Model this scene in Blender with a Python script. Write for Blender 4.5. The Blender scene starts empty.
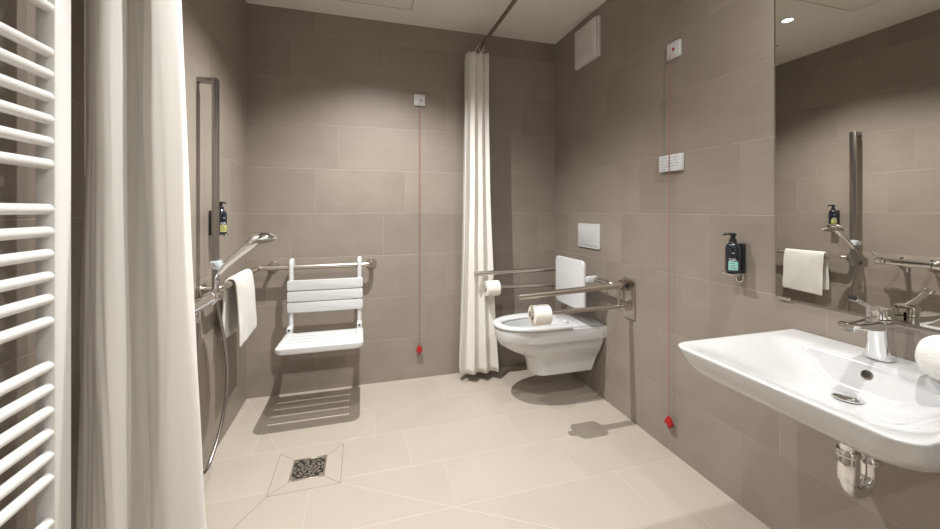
import bpy, bmesh, math, random
from mathutils import Vector, Matrix, noise
random.seed(7)
PI = math.pi
S = bpy.context.scene
COL = S.collection

# ------------------------------------------------------------------ room size
XL, XR, YB, YF, H = -0.716, 1.515, 2.770, -1.60, 2.575
CAM_Z = 1.228
ROW = 0.302          # tile row pitch
TL = 0.604           # tile length

# ------------------------------------------------------------------ materials
def new_mat(name):
    m = bpy.data.materials.new(name); m.use_nodes = True
    return m, m.node_tree.nodes, m.node_tree.links, m.node_tree.nodes['Principled BSDF']

def simple(name, col, rough=0.5, metal=0.0, coat=0.0, spec=None, noise_amt=0.0, noise_scale=20, bump=0.0, bump_scale=200, trans=0.0, alpha=None):
    m, N, L, p = new_mat(name)
    p.inputs['Base Color'].default_value = (*col, 1)
    p.inputs['Roughness'].default_value = rough
    p.inputs['Metallic'].default_value = metal
    p.inputs['Coat Weight'].default_value = coat
    p.inputs['Coat Roughness'].default_value = 0.05
    p.inputs['Transmission Weight'].default_value = trans
    tc = N.new('ShaderNodeTexCoord')
    if noise_amt > 0:
        n = N.new('ShaderNodeTexNoise'); n.inputs['Scale'].default_value = noise_scale; n.inputs['Detail'].default_value = 4
        L.new(tc.outputs['Object'], n.inputs['Vector'])
        mx = N.new('ShaderNodeMix'); mx.data_type = 'RGBA'
        mx.inputs['A'].default_value = (*[c*(1-noise_amt) for c in col], 1)
        mx.inputs['B'].default_value = (*[min(1, c*(1+noise_amt)) for c in col], 1)
        L.new(n.outputs['Fac'], mx.inputs['Factor']); L.new(mx.outputs['Result'], p.inputs['Base Color'])
    if bump > 0:
        n2 = N.new('ShaderNodeTexNoise'); n2.inputs['Scale'].default_value = bump_scale; n2.inputs['Detail'].default_value = 3
        L.new(tc.outputs['Object'], n2.inputs['Vector'])
        b = N.new('ShaderNodeBump'); b.inputs['Strength'].default_value = bump; b.inputs['Distance'].default_value = 0.003
        L.new(n2.outputs['Fac'], b.inputs['Height']); L.new(b.outputs['Normal'], p.inputs['Normal'])
    return m

def mth(N, L, op, a, b=None, clamp=False):
    n = N.new('ShaderNodeMath'); n.operation = op; n.use_clamp = clamp
    for i, v in enumerate((a, b)):
        if v is None: continue
        if isinstance(v, (int, float)): n.inputs[i].default_value = v
        else: L.new(v, n.inputs[i])
    return n.outputs[0]

def tile_mat(name, ua, va, uoff, voff, shift, c_lo, c_hi, grout, gw=0.003, rough=0.42, lines=(), streak=True, skip=None, dlines=(), dgrout=None):
    """running-bond stone tiles; ua/va = world axes along and across the rows, joints shift by `shift` per row"""
    m, N, L, p = new_mat(name)
    g = N.new('ShaderNodeNewGeometry'); sx = N.new('ShaderNodeSeparateXYZ'); L.new(g.outputs['Position'], sx.inputs[0])
    u = mth(N, L, 'SUBTRACT', sx.outputs[ua], uoff); v = mth(N, L, 'SUBTRACT', sx.outputs[va], voff)
    vr = mth(N, L, 'DIVIDE', v, ROW); row = mth(N, L, 'FLOOR', vr)
    us = mth(N, L, 'DIVIDE', mth(N, L, 'ADD', u, mth(N, L, 'MULTIPLY', row, shift)), TL)
    colid = mth(N, L, 'FLOOR', us)
    def edge(t, size):
        f = mth(N, L, 'FRACT', t)
        d = mth(N, L, 'SUBTRACT', 0.5, mth(N, L, 'ABSOLUTE', mth(N, L, 'SUBTRACT', f, 0.5)))
        return mth(N, L, 'MULTIPLY', d, size)
    d = mth(N, L, 'MINIMUM', edge(us, TL), edge(vr, ROW))
    if skip is not None:                                   # rectangle without joints (the drain's own tile)
        x0, x1, y0, y1 = skip
        dx = mth(N, L, 'MINIMUM', mth(N, L, 'SUBTRACT', sx.outputs[0], x0), mth(N, L, 'SUBTRACT', x1, sx.outputs[0]))
        dy = mth(N, L, 'MINIMUM', mth(N, L, 'SUBTRACT', sx.outputs[1], y0), mth(N, L, 'SUBTRACT', y1, sx.outputs[1]))
        ins = mth(N, L, 'MINIMUM', dx, dy)
        d = mth(N, L, 'ADD', d, mth(N, L, 'MULTIPLY', mth(N, L, 'GREATER_THAN', ins, 0.0), 1.0))
    def seg(d, q):                                          # cut joints along the falls of the floor
        ax, ay, bx, by = q
        l = math.hypot(bx-ax, by-ay); tx, ty = (bx-ax)/l, (by-ay)/l
        px = mth(N, L, 'SUBTRACT', sx.outputs[0], ax); py = mth(N, L, 'SUBTRACT', sx.outputs[1], ay)
        per = mth(N, L, 'ABSOLUTE', mth(N, L, 'SUBTRACT', mth(N, L, 'MULTIPLY', px, ty), mth(N, L, 'MULTIPLY', py, tx)))
        al = mth(N, L, 'ADD', mth(N, L, 'MULTIPLY', px, tx), mth(N, L, 'MULTIPLY', py, ty))
        out = mth(N, L, 'MULTIPLY', mth(N, L, 'GREATER_THAN', mth(N, L, 'ABSOLUTE', mth(N, L, 'SUBTRACT', al, l/2)), l/2), 9.0)
        return mth(N, L, 'MINIMUM', d, mth(N, L, 'ADD', per, out))
    for q in lines: d = seg(d, q)
    dd = None
    for q in dlines: dd = seg(dd if dd is not None else 9.0, q)
    mr = N.new('ShaderNodeMapRange'); mr.inputs['From Min'].default_value = gw*0.35; mr.inputs['From Max'].default_value = gw*0.75
    mr.inputs['To Min'].default_value = 1; mr.inputs['To Max'].default_value = 0; L.new(d, mr.inputs['Value'])
    mask = mr.outputs['Result']
    # per-tile tone
    cv = N.new('ShaderNodeCombineXYZ'); L.new(colid, cv.inputs[0]); L.new(row, cv.inputs[1])
    wn = N.new('ShaderNodeTexWhiteNoise'); wn.noise_dimensions = '3D'; L.new(cv.outputs[0], wn.inputs['Vector'])
    # cloudy stone + fine streaks, different in each tile
    off = N.new('ShaderNodeVectorMath'); off.operation = 'MULTIPLY_ADD'
    L.new(wn.outputs['Color'], off.inputs[0]); off.inputs[1].default_value = (7, 7, 7); L.new(g.outputs['Position'], off.inputs[2])
    n1 = N.new('ShaderNodeTexNoise'); n1.inputs['Scale'].default_value = 3.2; n1.inputs['Detail'].default_value = 5; n1.inputs['Roughness'].default_value = 0.6
    L.new(off.outputs[0], n1.inputs['Vector'])
    mp = N.new('ShaderNodeMapping'); sc = [60, 60, 60]; sc[ua] = 3.0; mp.inputs['Scale'].default_value = sc
    L.new(off.outputs[0], mp.inputs['Vector'])
    n2 = N.new('ShaderNodeTexNoise'); n2.inputs['Scale'].default_value = 1.0; n2.inputs['Detail'].default_value = 3
    L.new(mp.outputs[0], n2.inputs['Vector'])
    f = mth(N, L, 'ADD', mth(N, L, 'MULTIPLY', n1.outputs['Fac'], 0.75), mth(N, L, 'MULTIPLY', n2.outputs['Fac'], 0.25 if streak else 0.1))
    f = mth(N, L, 'ADD', f, mth(N, L, 'MULTIPLY', mth(N, L, 'SUBTRACT', wn.outputs['Value'], 0.5), 0.20), clamp=True)
    mx = N.new('ShaderNodeMix'); mx.data_type = 'RGBA'; mx.inputs['A'].default_value = (*c_lo, 1); mx.inputs['B'].default_value = (*c_hi, 1)
    L.new(f, mx.inputs['Factor'])
    m2 = N.new('ShaderNodeMix'); m2.data_type = 'RGBA'; L.new(mask, m2.inputs['Factor']); L.new(mx.outputs['Result'], m2.inputs['A']); m2.inputs['B'].default_value = (*grout, 1)
    last = m2.outputs['Result']
    if dd is not None:
        mk = mth(N, L, 'LESS_THAN', dd, 0.0013)
        m3 = N.new('ShaderNodeMix'); m3.data_type = 'RGBA'; L.new(mk, m3.inputs['Factor']); L.new(last, m3.inputs['A']); m3.inputs['B'].default_value = (*dgrout, 1); last = m3.outputs['Result']
    L.new(last, p.inputs['Base Color'])
    p.inputs['Roughness'].default_value = rough
    b = N.new('ShaderNodeBump'); b.inputs['Strength'].default_value = 0.6; b.inputs['Distance'].default_value = 0.0015; b.invert = True
    L.new(mask, b.inputs['Height']); L.new(b.outputs['Normal'], p.inputs['Normal'])
    return m

WLO, WHI, WGR = (0.220, 0.187, 0.157), (0.370, 0.324, 0.279), (0.365, 0.322, 0.277)
M = {}
M['tile_back'] = tile_mat('taupe_tile_back', 0, 2, -0.298-0.002, 0.0, -0.151+0, WLO, WHI, WGR)
M['tile_right'] = tile_mat('taupe_tile_right', 1, 2, 1.2025, 0.0, 0.151, WLO, WHI, WGR)
M['tile_left'] = tile_mat('taupe_tile_left', 1, 2, 2.443, 0.0, 0.151, WLO, WHI, WGR)
M['tile_floor'] = tile_mat('beige_floor_tile', 0, 1, 1.144, 1.222, 0.155, (0.42, 0.374, 0.316), (0.515, 0.462, 0.397), (0.55, 0.505, 0.445), gw=0.0034, rough=0.38, streak=False,
    lines=((-0.716, 2.77, -0.39, 2.10), (0.826, 2.77, -0.09, 2.10), (0.826, 1.25, -0.09, 1.80)),
    skip=(-0.405, -0.07, 1.785, 2.115), dgrout=(0.20, 0.165, 0.125),
    dlines=((-0.716, 1.25, -0.39, 1.80), (-0.39, 2.10, -0.315, 2.022), (-0.09, 2.10, -0.163, 2.022), (-0.39, 1.80, -0.315, 1.866), (-0.09, 1.80, -0.163, 1.866),
            (-0.39, 1.80, -0.09, 1.80), (-0.39, 1.80, -0.39, 2.10), (-0.09, 1.80, -0.09, 2.10)))
M['ceiling'] = simple('ceiling_paint', (0.80, 0.77, 0.71), 0.85, noise_amt=0.02, noise_scale=4)
M['plaster'] = simple('white_plaster', (0.78, 0.76, 0.71), 0.8, noise_amt=0.02)
M['ceramic'] = simple('white_ceramic', (0.61, 0.615, 0.62), 0.10, coat=0.6)
M['enamel'] = simple('white_enamel', (0.74, 0.735, 0.715), 0.28, coat=0.3)
M['plastic'] = simple('white_plastic', (0.635, 0.64, 0.645), 0.32)
M['panel'] = simple('fan_cover_plastic', (0.72, 0.70, 0.68), 0.4)
M['chrome'] = simple('chrome', (0.82, 0.82, 0.82), 0.07, metal=1.0)
M['steel'] = simple('brushed_steel', (0.56, 0.515, 0.465), 0.30, metal=1.0, noise_amt=0.05, noise_scale=60)
M['grey_steel'] = simple('grey_satin_metal', (0.36, 0.34, 0.33), 0.28, metal=1.0)
M['bronze'] = simple('dark_bronze_chrome', (0.36, 0.31, 0.26), 0.18, metal=1.0)
M['clear'] = simple('pale_acrylic', (0.72, 0.80, 0.82), 0.12, trans=0.35)
M['black'] = simple('black_plastic', (0.012, 0.013, 0.016), 0.25, coat=0.3)
M['dark'] = simple('dark_void', (0.02, 0.018, 0.016), 0.6)
M['navy'] = simple('black_navy_bottle', (0.010, 0.014, 0.022), 0.12, coat=0.5)
M['mint'] = simple('mint_label', (0.30, 0.62, 0.55), 0.45)
M['lime'] = simple('lime_label', (0.42, 0.42, 0.16), 0.45)
M['pale'] = simple('pale_print', (0.72, 0.74, 0.74), 0.5)
M['red'] = simple('red_plastic', (0.40, 0.012, 0.015), 0.3)
M['cord'] = simple('red_cord', (0.33, 0.11, 0.085), 0.6)
M['ink'] = simple('grey_print', (0.34, 0.34, 0.37), 0.6)
M['paper'] = simple('toilet_paper', (0.83, 0.80, 0.74), 0.9, bump=0.25, bump_scale=160)
M['towel'] = simple('white_terry', (0.80, 0.785, 0.75), 0.95, bump=0.9, bump_scale=330, noise_amt=0.03, noise_scale=120)
M['floor_metal'] = simple('drain_steel', (0.72, 0.66, 0.58), 0.38, metal=1.0)
M['door'] = simple('door_paint', (0.70, 0.67, 0.62), 0.5)

def curtain_mat():
    m, N, L, p = new_mat('curtain_fabric')
    p.inputs['Base Color'].default_value = (0.88, 0.86, 0.82, 1); p.inputs['Roughness'].default_value = 0.75
    tc = N.new('ShaderNodeTexCoord'); w = N.new('ShaderNodeTexNoise'); w.inputs['Scale'].default_value = 9; w.inputs['Detail'].default_value = 5
    L.new(tc.outputs['Object'], w.inputs['Vector'])
    b = N.new('ShaderNodeBump'); b.inputs['Strength'].default_value = 0.35; b.inputs['Distance'].default_value = 0.006
    L.new(w.outputs['Fac'], b.inputs['Height']); L.new(b.outputs['Normal'], p.inputs['Normal'])
    t = N.new('ShaderNodeBsdfTranslucent'); t.inputs['Color'].default_value = (0.88, 0.86, 0.81, 1)
    mx = N.new('ShaderNodeMixShader'); mx.inputs[0].default_value = 0.16
    L.new(p.outputs[0], mx.inputs[1]); L.new(t.outputs[0], mx.inputs[2])
    L.new(mx.outputs[0], N['Material Output'].inputs['Surface'])
    return m
M['curtain'] = curtain_mat()

def mirror_mat():
    m, N, L, p = new_mat('silvered_glass')
    p.inputs['Base Color'].default_value = (0.68, 0.67, 0.63, 1); p.inputs['Metallic'].default_value = 1; p.inputs['Roughness'].default_value = 0.0
    return m
M['mirror'] = mirror_mat()

def glow_mat(strength):
    m, N, L, p = new_mat('lamp_lens')
    p.inputs['Emission Color'].default_value = (1.0, 0.955, 0.89, 1); p.inputs['Emission Strength'].default_value = strength
    return m
M['glow'] = glow_mat(25)

def water_mat():
    m, N, L, p = new_mat('water')
    p.inputs['Base Color'].default_value = (0.75, 0.78, 0.78, 1); p.inputs['Roughness'].default_value = 0.03; p.inputs['Transmission Weight'].default_value = 0.6
    p.inputs['IOR'].default_value = 1.33
    return m
M['water'] = water_mat()

# ------------------------------------------------------------------ mesh helpers
def merge(bm, tmp, mat=None):
    if mat is not None: bmesh.ops.transform(tmp, matrix=mat, verts=tmp.verts)
    me = bpy.data.meshes.new('tmp'); tmp.to_mesh(me); tmp.free(); bm.from_mesh(me); bpy.data.meshes.remove(me)
    return bm

def box(bm, x0, x1, y0, y1, z0, z1, bev=0.0, seg=2, mat=None):
    t = bmesh.new(); bmesh.ops.create_cube(t, size=1)
    for v in t.verts:
        v.co = Vector(((x0+x1)/2+v.co.x*(x1-x0), (y0+y1)/2+v.co.y*(y1-y0), (z0+z1)/2+v.co.z*(z1-z0)))
    if bev > 0: bmesh.ops.bevel(t, geom=t.edges[:], offset=bev, segments=seg, affect='EDGES', profile=0.5)
    return merge(bm, t, mat)

def ring_loft(bm, rings, cap0=True, cap1=True, closed=True, mat=None):
    t = bmesh.new(); vr = [[t.verts.new(Vector(p)) for p in r] for r in rings]
    n = len(rings[0])
    for a, b in zip(vr, vr[1:]):
        for i in range(n if closed else n-1):
            j = (i+1) % n; t.faces.new((a[i], a[j], b[j], b[i]))
    if cap0: t.faces.new(list(reversed(vr[0])))
    if cap1: t.faces.new(vr[-1])
    bmesh.ops.recalc_face_normals(t, faces=t.faces)
    return merge(bm, t, mat)

def fillet(pts, r, seg=8):
    pts = [Vector(p) for p in pts]; out = [pts[0]]
    for a, b, c in zip(pts, pts[1:], pts[2:]):
        d1 = (a-b).normalized(); d2 = (c-b).normalized()
        ang = d1.angle(d2)
        if ang > PI-0.02: out.append(b); continue
        tl = min(r/math.tan(ang/2), (a-b).length*0.48, (c-b).length*0.48); rr = tl*math.tan(ang/2)
        ctr = b+(d1+d2).normalized()*(rr/math.sin(ang/2))
        s = b+d1*tl-ctr; e = b+d2*tl-ctr; ax = s.cross(e).normalized(); tot = s.angle(e)
        for k in range(seg+1): out.append(ctr+Matrix.Rotation(tot*k/seg, 3, ax) @ s)
    out.append(pts[-1]); return out

def smooth_path(pts, n=8):
    P = [Vector(p) for p in pts]; P = [2*P[0]-P[1]]+P+[2*P[-1]-P[-2]]; out = []
    for i in range(1, len(P)-2):
        for k in range(n):
            t = k/n; a, b, c, d = P[i-1], P[i], P[i+1], P[i+2]
            out.append(0.5*((2*b)+(c-a)*t+(2*a-5*b+4*c-d)*t*t+(3*b-a-3*c+d)*t**3))
    out.append(P[-2]); return out

def tube(bm, path, r, n=14, cap=True, sect=None, closed=False):
    """round tube along a path; r may be a list; sect = list of (a, b) offsets for another cross-section"""
    P = [Vector(p) for p in path]; rings = []
    T = []
    for i in range(len(P)):
        if closed: T.append((P[(i+1) % len(P)]-P[i-1]).normalized())
        else: T.append((P[min(i+1, len(P)-1)]-P[max(i-1, 0)]).normalized())
    up = Vector((0, 0, 1)) if abs(T[0].z) < 0.9 else Vector((0, 1, 0))
    nrm = (up-T[0]*up.dot(T[0])).normalized()
    for i, p in enumerate(P):
        nrm = (nrm-T[i]*nrm.dot(T[i])).normalized(); bn = T[i].cross(nrm)
        rr = r[i] if isinstance(r, (list, tuple)) else r
        if sect: rings.append([p+nrm*a*rr+bn*b*rr for a, b in sect])
        else: rings.append([p+(nrm*math.cos(2*PI*k/n)+bn*math.sin(2*PI*k/n))*rr for k in range(n)])
    if closed:
        rings.append(rings[0]); return ring_loft(bm, rings, False, False)
    return ring_loft(bm, rings, cap, cap)

def axis_mat(origin, axis):
    z = Vector(axis).normalized()
    return Matrix.Translation(Vector(origin)) @ z.to_track_quat('Z', 'Y').to_matrix().to_4x4()

def lathe(bm, prof, origin=(0, 0, 0), axis=(0, 0, 1), n=32, cap0=True, cap1=True):
    rings = [[(r*math.cos(2*PI*k/n), r*math.sin(2*PI*k/n), z) for k in range(n)] for r, z in prof]
    return ring_loft(bm, rings, cap0, cap1, mat=axis_mat(origin, axis))

def rrect(hw, hh, r, n=6):
    """rounded rectangle outline (2D) counter-clockwise"""
    r = min(r, hw*0.999, hh*0.999); out = []
    for cx, cy, a0 in ((hw-r, hh-r, 0), (-hw+r, hh-r, PI/2), (-hw+r, -hh+r, PI), (hw-r, -hh+r, 1.5*PI)):
        for k in range(n+1):
            a = a0+PI/2*k/n; out.append((cx+r*math.cos(a), cy+r*math.sin(a)))
    return out

def slab(bm, outline, to3d, thick, edge=0.0):
    """extrude a 2D outline; to3d(a, b, d) places it; edge = rounded rim size"""
    n = len(outline); ca = sum(p[0] for p in outline)/n; cb = sum(p[1] for p in outline)/n
    def inset(e):
        out = []
        for a, b in outline:
            da, db = a-ca, b-cb; l = math.hypot(da, db); k = (l-e)/l; out.append((ca+da*k, cb+db*k))
        return out
    if edge > 0:
        lv = []
        for k in range(4):
            t = k/3*PI/2; lv.append((edge*(1-math.sin(t)), edge*(1-math.cos(t))))
        levels = lv+[(e, thick-d) for e, d in reversed(lv)]
    else: levels = [(0, 0), (0, thick)]
    return ring_loft(bm, [[to3d(a, b, d) for a, b in inset(e)] for e, d in levels])

WLOC = {}
def link(name, bm, mat, parent=None, smooth=True, angle=40):
    wl = WLOC[parent.name] if parent is not None else Vector((0, 0, 0))
    return link_at(name, bm, mat, parent, wl, smooth, angle)

def link_at(name, bm, mat, parent, wl, smooth=True, angle=40):
    bmesh.ops.remove_doubles(bm, verts=bm.verts, dist=1e-6)
    bmesh.ops.recalc_face_normals(bm, faces=bm.faces)
    bmesh.ops.translate(bm, vec=-wl, verts=bm.verts)
    me = bpy.data.meshes.new(name); bm.to_mesh(me); bm.free()
    if smooth:
        me.polygons.foreach_set('use_smooth', [True]*len(me.polygons)); me.set_sharp_from_angle(angle=math.radians(angle))
    me.materials.append(M[mat] if isinstance(mat, str) else mat)
    o = bpy.data.objects.new(name, me); COL.objects.link(o)
    if parent is not None: o.parent = parent
    WLOC[o.name] = wl.copy()
    return o

def thing(name, label, cat, loc, group=None):
    o = bpy.data.objects.new(name, None); COL.objects.link(o); o.location = loc; o.empty_display_size = 0.05
    o['label'] = label; o['category'] = cat
    if group: o['group'] = group
    WLOC[o.name] = Vector(loc); return o

def tag(o, label, cat, group=None):
    """a thing that is one mesh: put its origin inside it"""
    c = sum((Vector(v) for v in o.bound_box), Vector())/8
    zmin = min(v[2] for v in o.bound_box); c.z = zmin
    o.data.transform(Matrix.Translation(-c)); o.location = c; WLOC[o.name] = c
    o['label'] = label; o['category'] = cat
    if group: o['group'] = group
    return o

def dup(root, loc, label):
    r = root.copy(); COL.objects.link(r); r.location = loc; r['label'] = label
    for ch in list(root.children):
        c = ch.copy(); COL.objects.link(c); c.parent = r
        for g in list(ch.children):
            d = g.copy(); COL.objects.link(d); d.parent = c
    return r

def struct(name, bm, mat, smooth=False):
    o = link(name, bm, mat, smooth=smooth); o['kind'] = 'structure'; return o
B = bmesh.new

# ------------------------------------------------------------------ room shell
T = 0.10
struct('floor', box(B(), XL-T, XR+T, YF-T, YB+T, -T, 0), 'tile_floor')
struct('ceiling', box(B(), XL-T, XR+T, YF-T, YB+T, H, H+T), 'ceiling')
struct('wall_back', box(B(), XL-T, XR+T, YB, YB+T, 0, H), 'tile_back')
struct('wall_left', box(B(), XL-T, XL, YF, YB, 0, H), 'tile_left')
struct('wall_right', box(B(), XR, XR+T, YF, YB, 0, H), 'tile_right')
bm = B()
box(bm, XL-T, -0.25, YF-T, YF, 0, H); box(bm, 0.75, XR+T, YF-T, YF, 0, H); box(bm, -0.25, 0.75, YF-T, YF, 2.1, H)
struct('wall_front', bm, 'tile_back')
bm = B(); box(bm, -0.25, 0.75, YF-0.06, YF-0.015, 0.0, 2.1, 0.003); d = struct('door_1', bm, 'door')
hd = B(); tube(hd, fillet([(0.66, YF-0.018, 1.03), (0.66, YF+0.045, 1.03), (0.54, YF+0.045, 1.03)], 0.012), 0.01); lathe(hd, [(0.025, 0), (0.025, 0.008)], (0.66, YF-0.017, 1.03), (0, 1, 0))
link('door_handle', hd, 'steel', d)

# ------------------------------------------------------------------ ceiling hatches and downlights
def hatch(x0, x1, y0, y1, label):
    t = thing('ceiling_access_panel', label, 'ceiling panel', ((x0+x1)/2, (y0+y1)/2, H-0.004), 'flush panels in the ceiling')
    link('panel', box(B(), x0, x1, y0, y1, H-0.0035, H+0.01, 0.001), 'ceiling', t)
    bm = B(); w = 0.003
    for a in ((x0-w, x0, y0-w, y1+w), (x1, x1+w, y0-w, y1+w), (x0, x1, y0-w, y0), (x0, x1, y1, y1+w)): box(bm, *a, H-0.0034, H+0.01)
    link('joint', bm, 'dark', t)
hatch(-0.187, 0.41, 1.15, 1.75, 'flush white ceiling panel nearer the camera, seen at the top of the mirror')
hatch(-0.27, 0.32, 2.29, 2.557, 'flush white ceiling panel near the back wall above the shower seat')

LAMPS = [((0.11, 1.96), 'lit ceiling downlight above the shower, mirrored at the top of the mirror'),
         ((0.10, 1.05), 'ceiling downlight in the middle of the room, nearer than the shower one'),
         ((1.08, 0.50), 'ceiling downlight in front of the mirror above the washbasin'),
         ((0.30, -1.10), 'ceiling downlight behind the camera near the door')]
POW = [205, 64, 64, 95]
CONE = [124, 130, 166, 150]
for ((lx, ly), lab), pw, cone in zip(LAMPS, POW, CONE):
    t = thing('ceiling_downlight', lab, 'ceiling light', (lx, ly, H), 'recessed downlights')
    link('trim_ring', lathe(B(), [(0.030, -0.001), (0.032, -0.006), (0.042, -0.005), (0.045, 0.0), (0.045, 0.004), (0.030, 0.004), (0.030, -0.001)], (lx, ly, H), cap0=False, cap1=False), 'plastic', t)
    link('lens', lathe(B(), [(0.0295, -0.001), (0.0295, 0.004)], (lx, ly, H)), 'glow', t)
    ld = bpy.data.lights.new('downlight_beam', 'SPOT'); ld.energy = pw; ld.color = (1.0, 0.982, 0.955)
    ld.spot_size = math.radians(cone); ld.spot_blend = 1.0; ld.shadow_soft_size = 0.012
    lo = bpy.data.objects.new('downlight_beam', ld); COL.objects.link(lo); lo.parent = t; lo.location = (0, 0, -0.012)

# ------------------------------------------------------------------ towel radiator
RX, RY0, RY1 = -0.62, 1.008, 1.057
PITCH = 22.3/474
t = thing('towel_radiator', 'white ladder towel radiator on the left wall beside the curtain', 'radiator', (RX-0.02, 0.8, 0.28))
for (a, b) in ((RY0, RY1), (0.50, 0.549)):
    link('post', box(B(), RX-0.034, RX, a, b, 0.28, 1.92, 0.004), 'enamel', t)
i0 = CAM_Z+(210-209.1)/474
for k in range(-15, 17):
    if (k-6) % 7 == 0: continue
    z = i0-k*PITCH
    if not (0.33 < z < 1.9): continue
    link('bar', tube(B(), [(RX-0.0125, 0.548, z), (RX-0.0125, RY0+0.002, z)], 0.0112, 16), 'enamel', t)
for yy in (RY0+0.02, 0.525):
    for zz in (0.45, 1.75):
        link('wall_bracket', tube(B(), [(RX-0.03, yy, zz), (XL+0.0005, yy, zz)], 0.011, 12), 'enamel', t)

# ------------------------------------------------------------------ curtain rail and curtains
RAILX, RAILY, RAILZ = 0.826, 1.25, 2.402
t = thing('shower_curtain_rail', 'dark metal shower curtain rail under the ceiling, bent round the shower', 'curtain rail', (RAILX, RAILY, RAILZ))
link('rail', tube(B(), fillet([(RAILX, YB-0.004, RAILZ), (RAILX, RAILY, RAILZ), (XL+0.004, RAILY, RAILZ)], 0.16, 12), 0.0125, 16), 'bronze', t)
link('wall_flange', lathe(B(), [(0.03, 0.0005), (0.03, 0.008), (0.018, 0.014)], (RAILX, YB, RAILZ), (0, -1, 0)), 'bronze', t)
link('wall_flange', lathe(B(), [(0.03, 0.0005), (0.03, 0.008), (0.018, 0.014)], (XL, RAILY, RAILZ), (1, 0, 0)), 'bronze', t)

def curtain(name, label, top, bottom, ztop, zbot, seed, flare_pow, rings, hem=True):
    a = smooth_path([(x, y, 0) for x, y in top], 10); b = smooth_path([(x, y, 0) for x, y in bottom], 10)
    n = len(a); rows = 60; bm = B(); vs = []
    for j in range(rows+1):
        t = j/rows; z = ztop+(zbot-ztop)*t; f = t**flare_pow; row = []
        for i in range(n):
            p = a[i].lerp(b[i], f)
            w = noise.noise(Vector((i*0.13+seed, z*1.7, 0)))*0.006+noise.noise(Vector((i*0.16+seed, z*3.5, 3)))*0.0015
            row.append(bm.verts.new((p.x+w, p.y+w*0.8, z)))
        vs.append(row)
    for j in range(rows):
        for i in range(n-1): bm.faces.new((vs[j][i], vs[j][i+1], vs[j+1][i+1], vs[j+1][i]))
    cx = sum(p.x for p in a)/n; cy = sum(p.y for p in a)/n
    t = thing(name, label, 'shower curtain', (cx, cy, zbot))
    o = link('cloth', bm, 'curtain', t, angle=180)
    md = o.modifiers.new('thickness', 'SOLIDIFY'); md.thickness = 0.0016; md.offset = 0
    for (rx, ry, ax) in rings:
        rr = B(); A = Vector(ax); side = Vector((A.y, -A.x, 0))
        path = [Vector((rx, ry, RAILZ-0.011))+side*math.cos(q)*0.021+Vector((0, 0, math.sin(q)*0.028)) for q in [2*PI*k/24 for k in range(24)]]
        tube(rr, path, 0.0028, 8, closed=True); link('ring', rr, 'plastic', t)
    return t
topL = [(-0.704, 1.258), (-0.690, 1.240), (-0.675, 1.222), (-0.660, 1.203), (-0.645, 1.190), (-0.625, 1.192), (-0.610, 1.208), (-0.604, 1.232), (-0.592, 1.250), (-0.576, 1.248), (-0.565, 1.230),
        (-0.555, 1.208), (-0.540, 1.198), (-0.522, 1.206), (-0.508, 1.220), (-0.498, 1.240), (-0.502, 1.27), (-0.53, 1.298), (-0.57, 1.308), (-0.62, 1.305), (-0.66, 1.310)]
botL = [(-0.704, 1.205), (-0.680, 1.195), (-0.656, 1.183), (-0.634, 1.171), (-0.612, 1.166), (-0.594, 1.174), (-0.584, 1.195), (-0.578, 1.222), (-0.566, 1.242), (-0.550, 1.240), (-0.538, 1.222),
        (-0.524, 1.196), (-0.500, 1.178), (-0.462, 1.180), (-0.426, 1.196), (-0.404, 1.226), (-0.42, 1.27), (-0.47, 1.31), (-0.54, 1.335), (-0.61, 1.33), (-0.66, 1.325)]
curtain('shower_curtain', 'large cream shower curtain bunched at the left wall behind the radiator', topL, botL, 2.362, 0.03, 1.0, 1.6,
        [(-0.68, RAILY, (1, 0, 0)), (-0.62, RAILY, (1, 0, 0)), (-0.56, RAILY, (1, 0, 0)), (-0.50, RAILY, (1, 0, 0))])
def accordion(cx, half, y0, waves, grow):
    pts = []
    for L_, (yy, dr) in enumerate(((y0, 1), (y0+0.045, -1), (y0+0.09, 1), (y0+0.135, -1))):
        for k in range(waves*2+1):
            f = k/(waves*2)
            x = cx+dr*half*(2*f-1)*(1-0.05*L_)
            pts.append((x, yy+(0.021 if k % 2 else -0.012)*grow*(1 if L_ == 0 else 0.5)))
    return pts
topR = accordion(0.800, 0.078, 2.585, 3, 0.9); botR = accordion(0.812, 0.140, 2.585, 3, 1.3)
curtain('shower_curtain', 'narrow white shower curtain gathered at the back wall beside the toilet', topR, botR, 2.356, 0.060, 9.0, 2.2,
        [(RAILX, y, (0, 1, 0)) for y in (2.59, 2.635, 2.68, 2.72)])

# ------------------------------------------------------------------ corner grab rail
GX, GY, GZ = -0.638, 2.692, 0.855
t = thing('grab_rail', 'steel corner grab rail running along the left and back walls of the shower', 'grab rail', (GX, GY, GZ))
link('tube', tube(B(), fillet([(XL+0.006, 2.045, GZ), (GX, 2.045, GZ), (GX, GY, GZ), (0.068, GY, GZ), (0.068, YB-0.006, GZ)], 0.03, 8), 0.0155, 18), 'steel', t)
for o, a in (((XL, 2.045, GZ), (1, 0, 0)), ((0.068, YB, GZ), (0, -1, 0)), ((-0.56, YB, GZ), (0, -1, 0))):
    link('rosette', lathe(B(), [(0.036, 0.0005), (0.036, 0.006), (0.033, 0.010), (0.02, 0.011)], o, a), 'steel', t)
link('stub', tube(B(), [(-0.56, YB-0.008, GZ), (-0.56, GY, GZ)], 0.012), 'steel', t)

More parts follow.
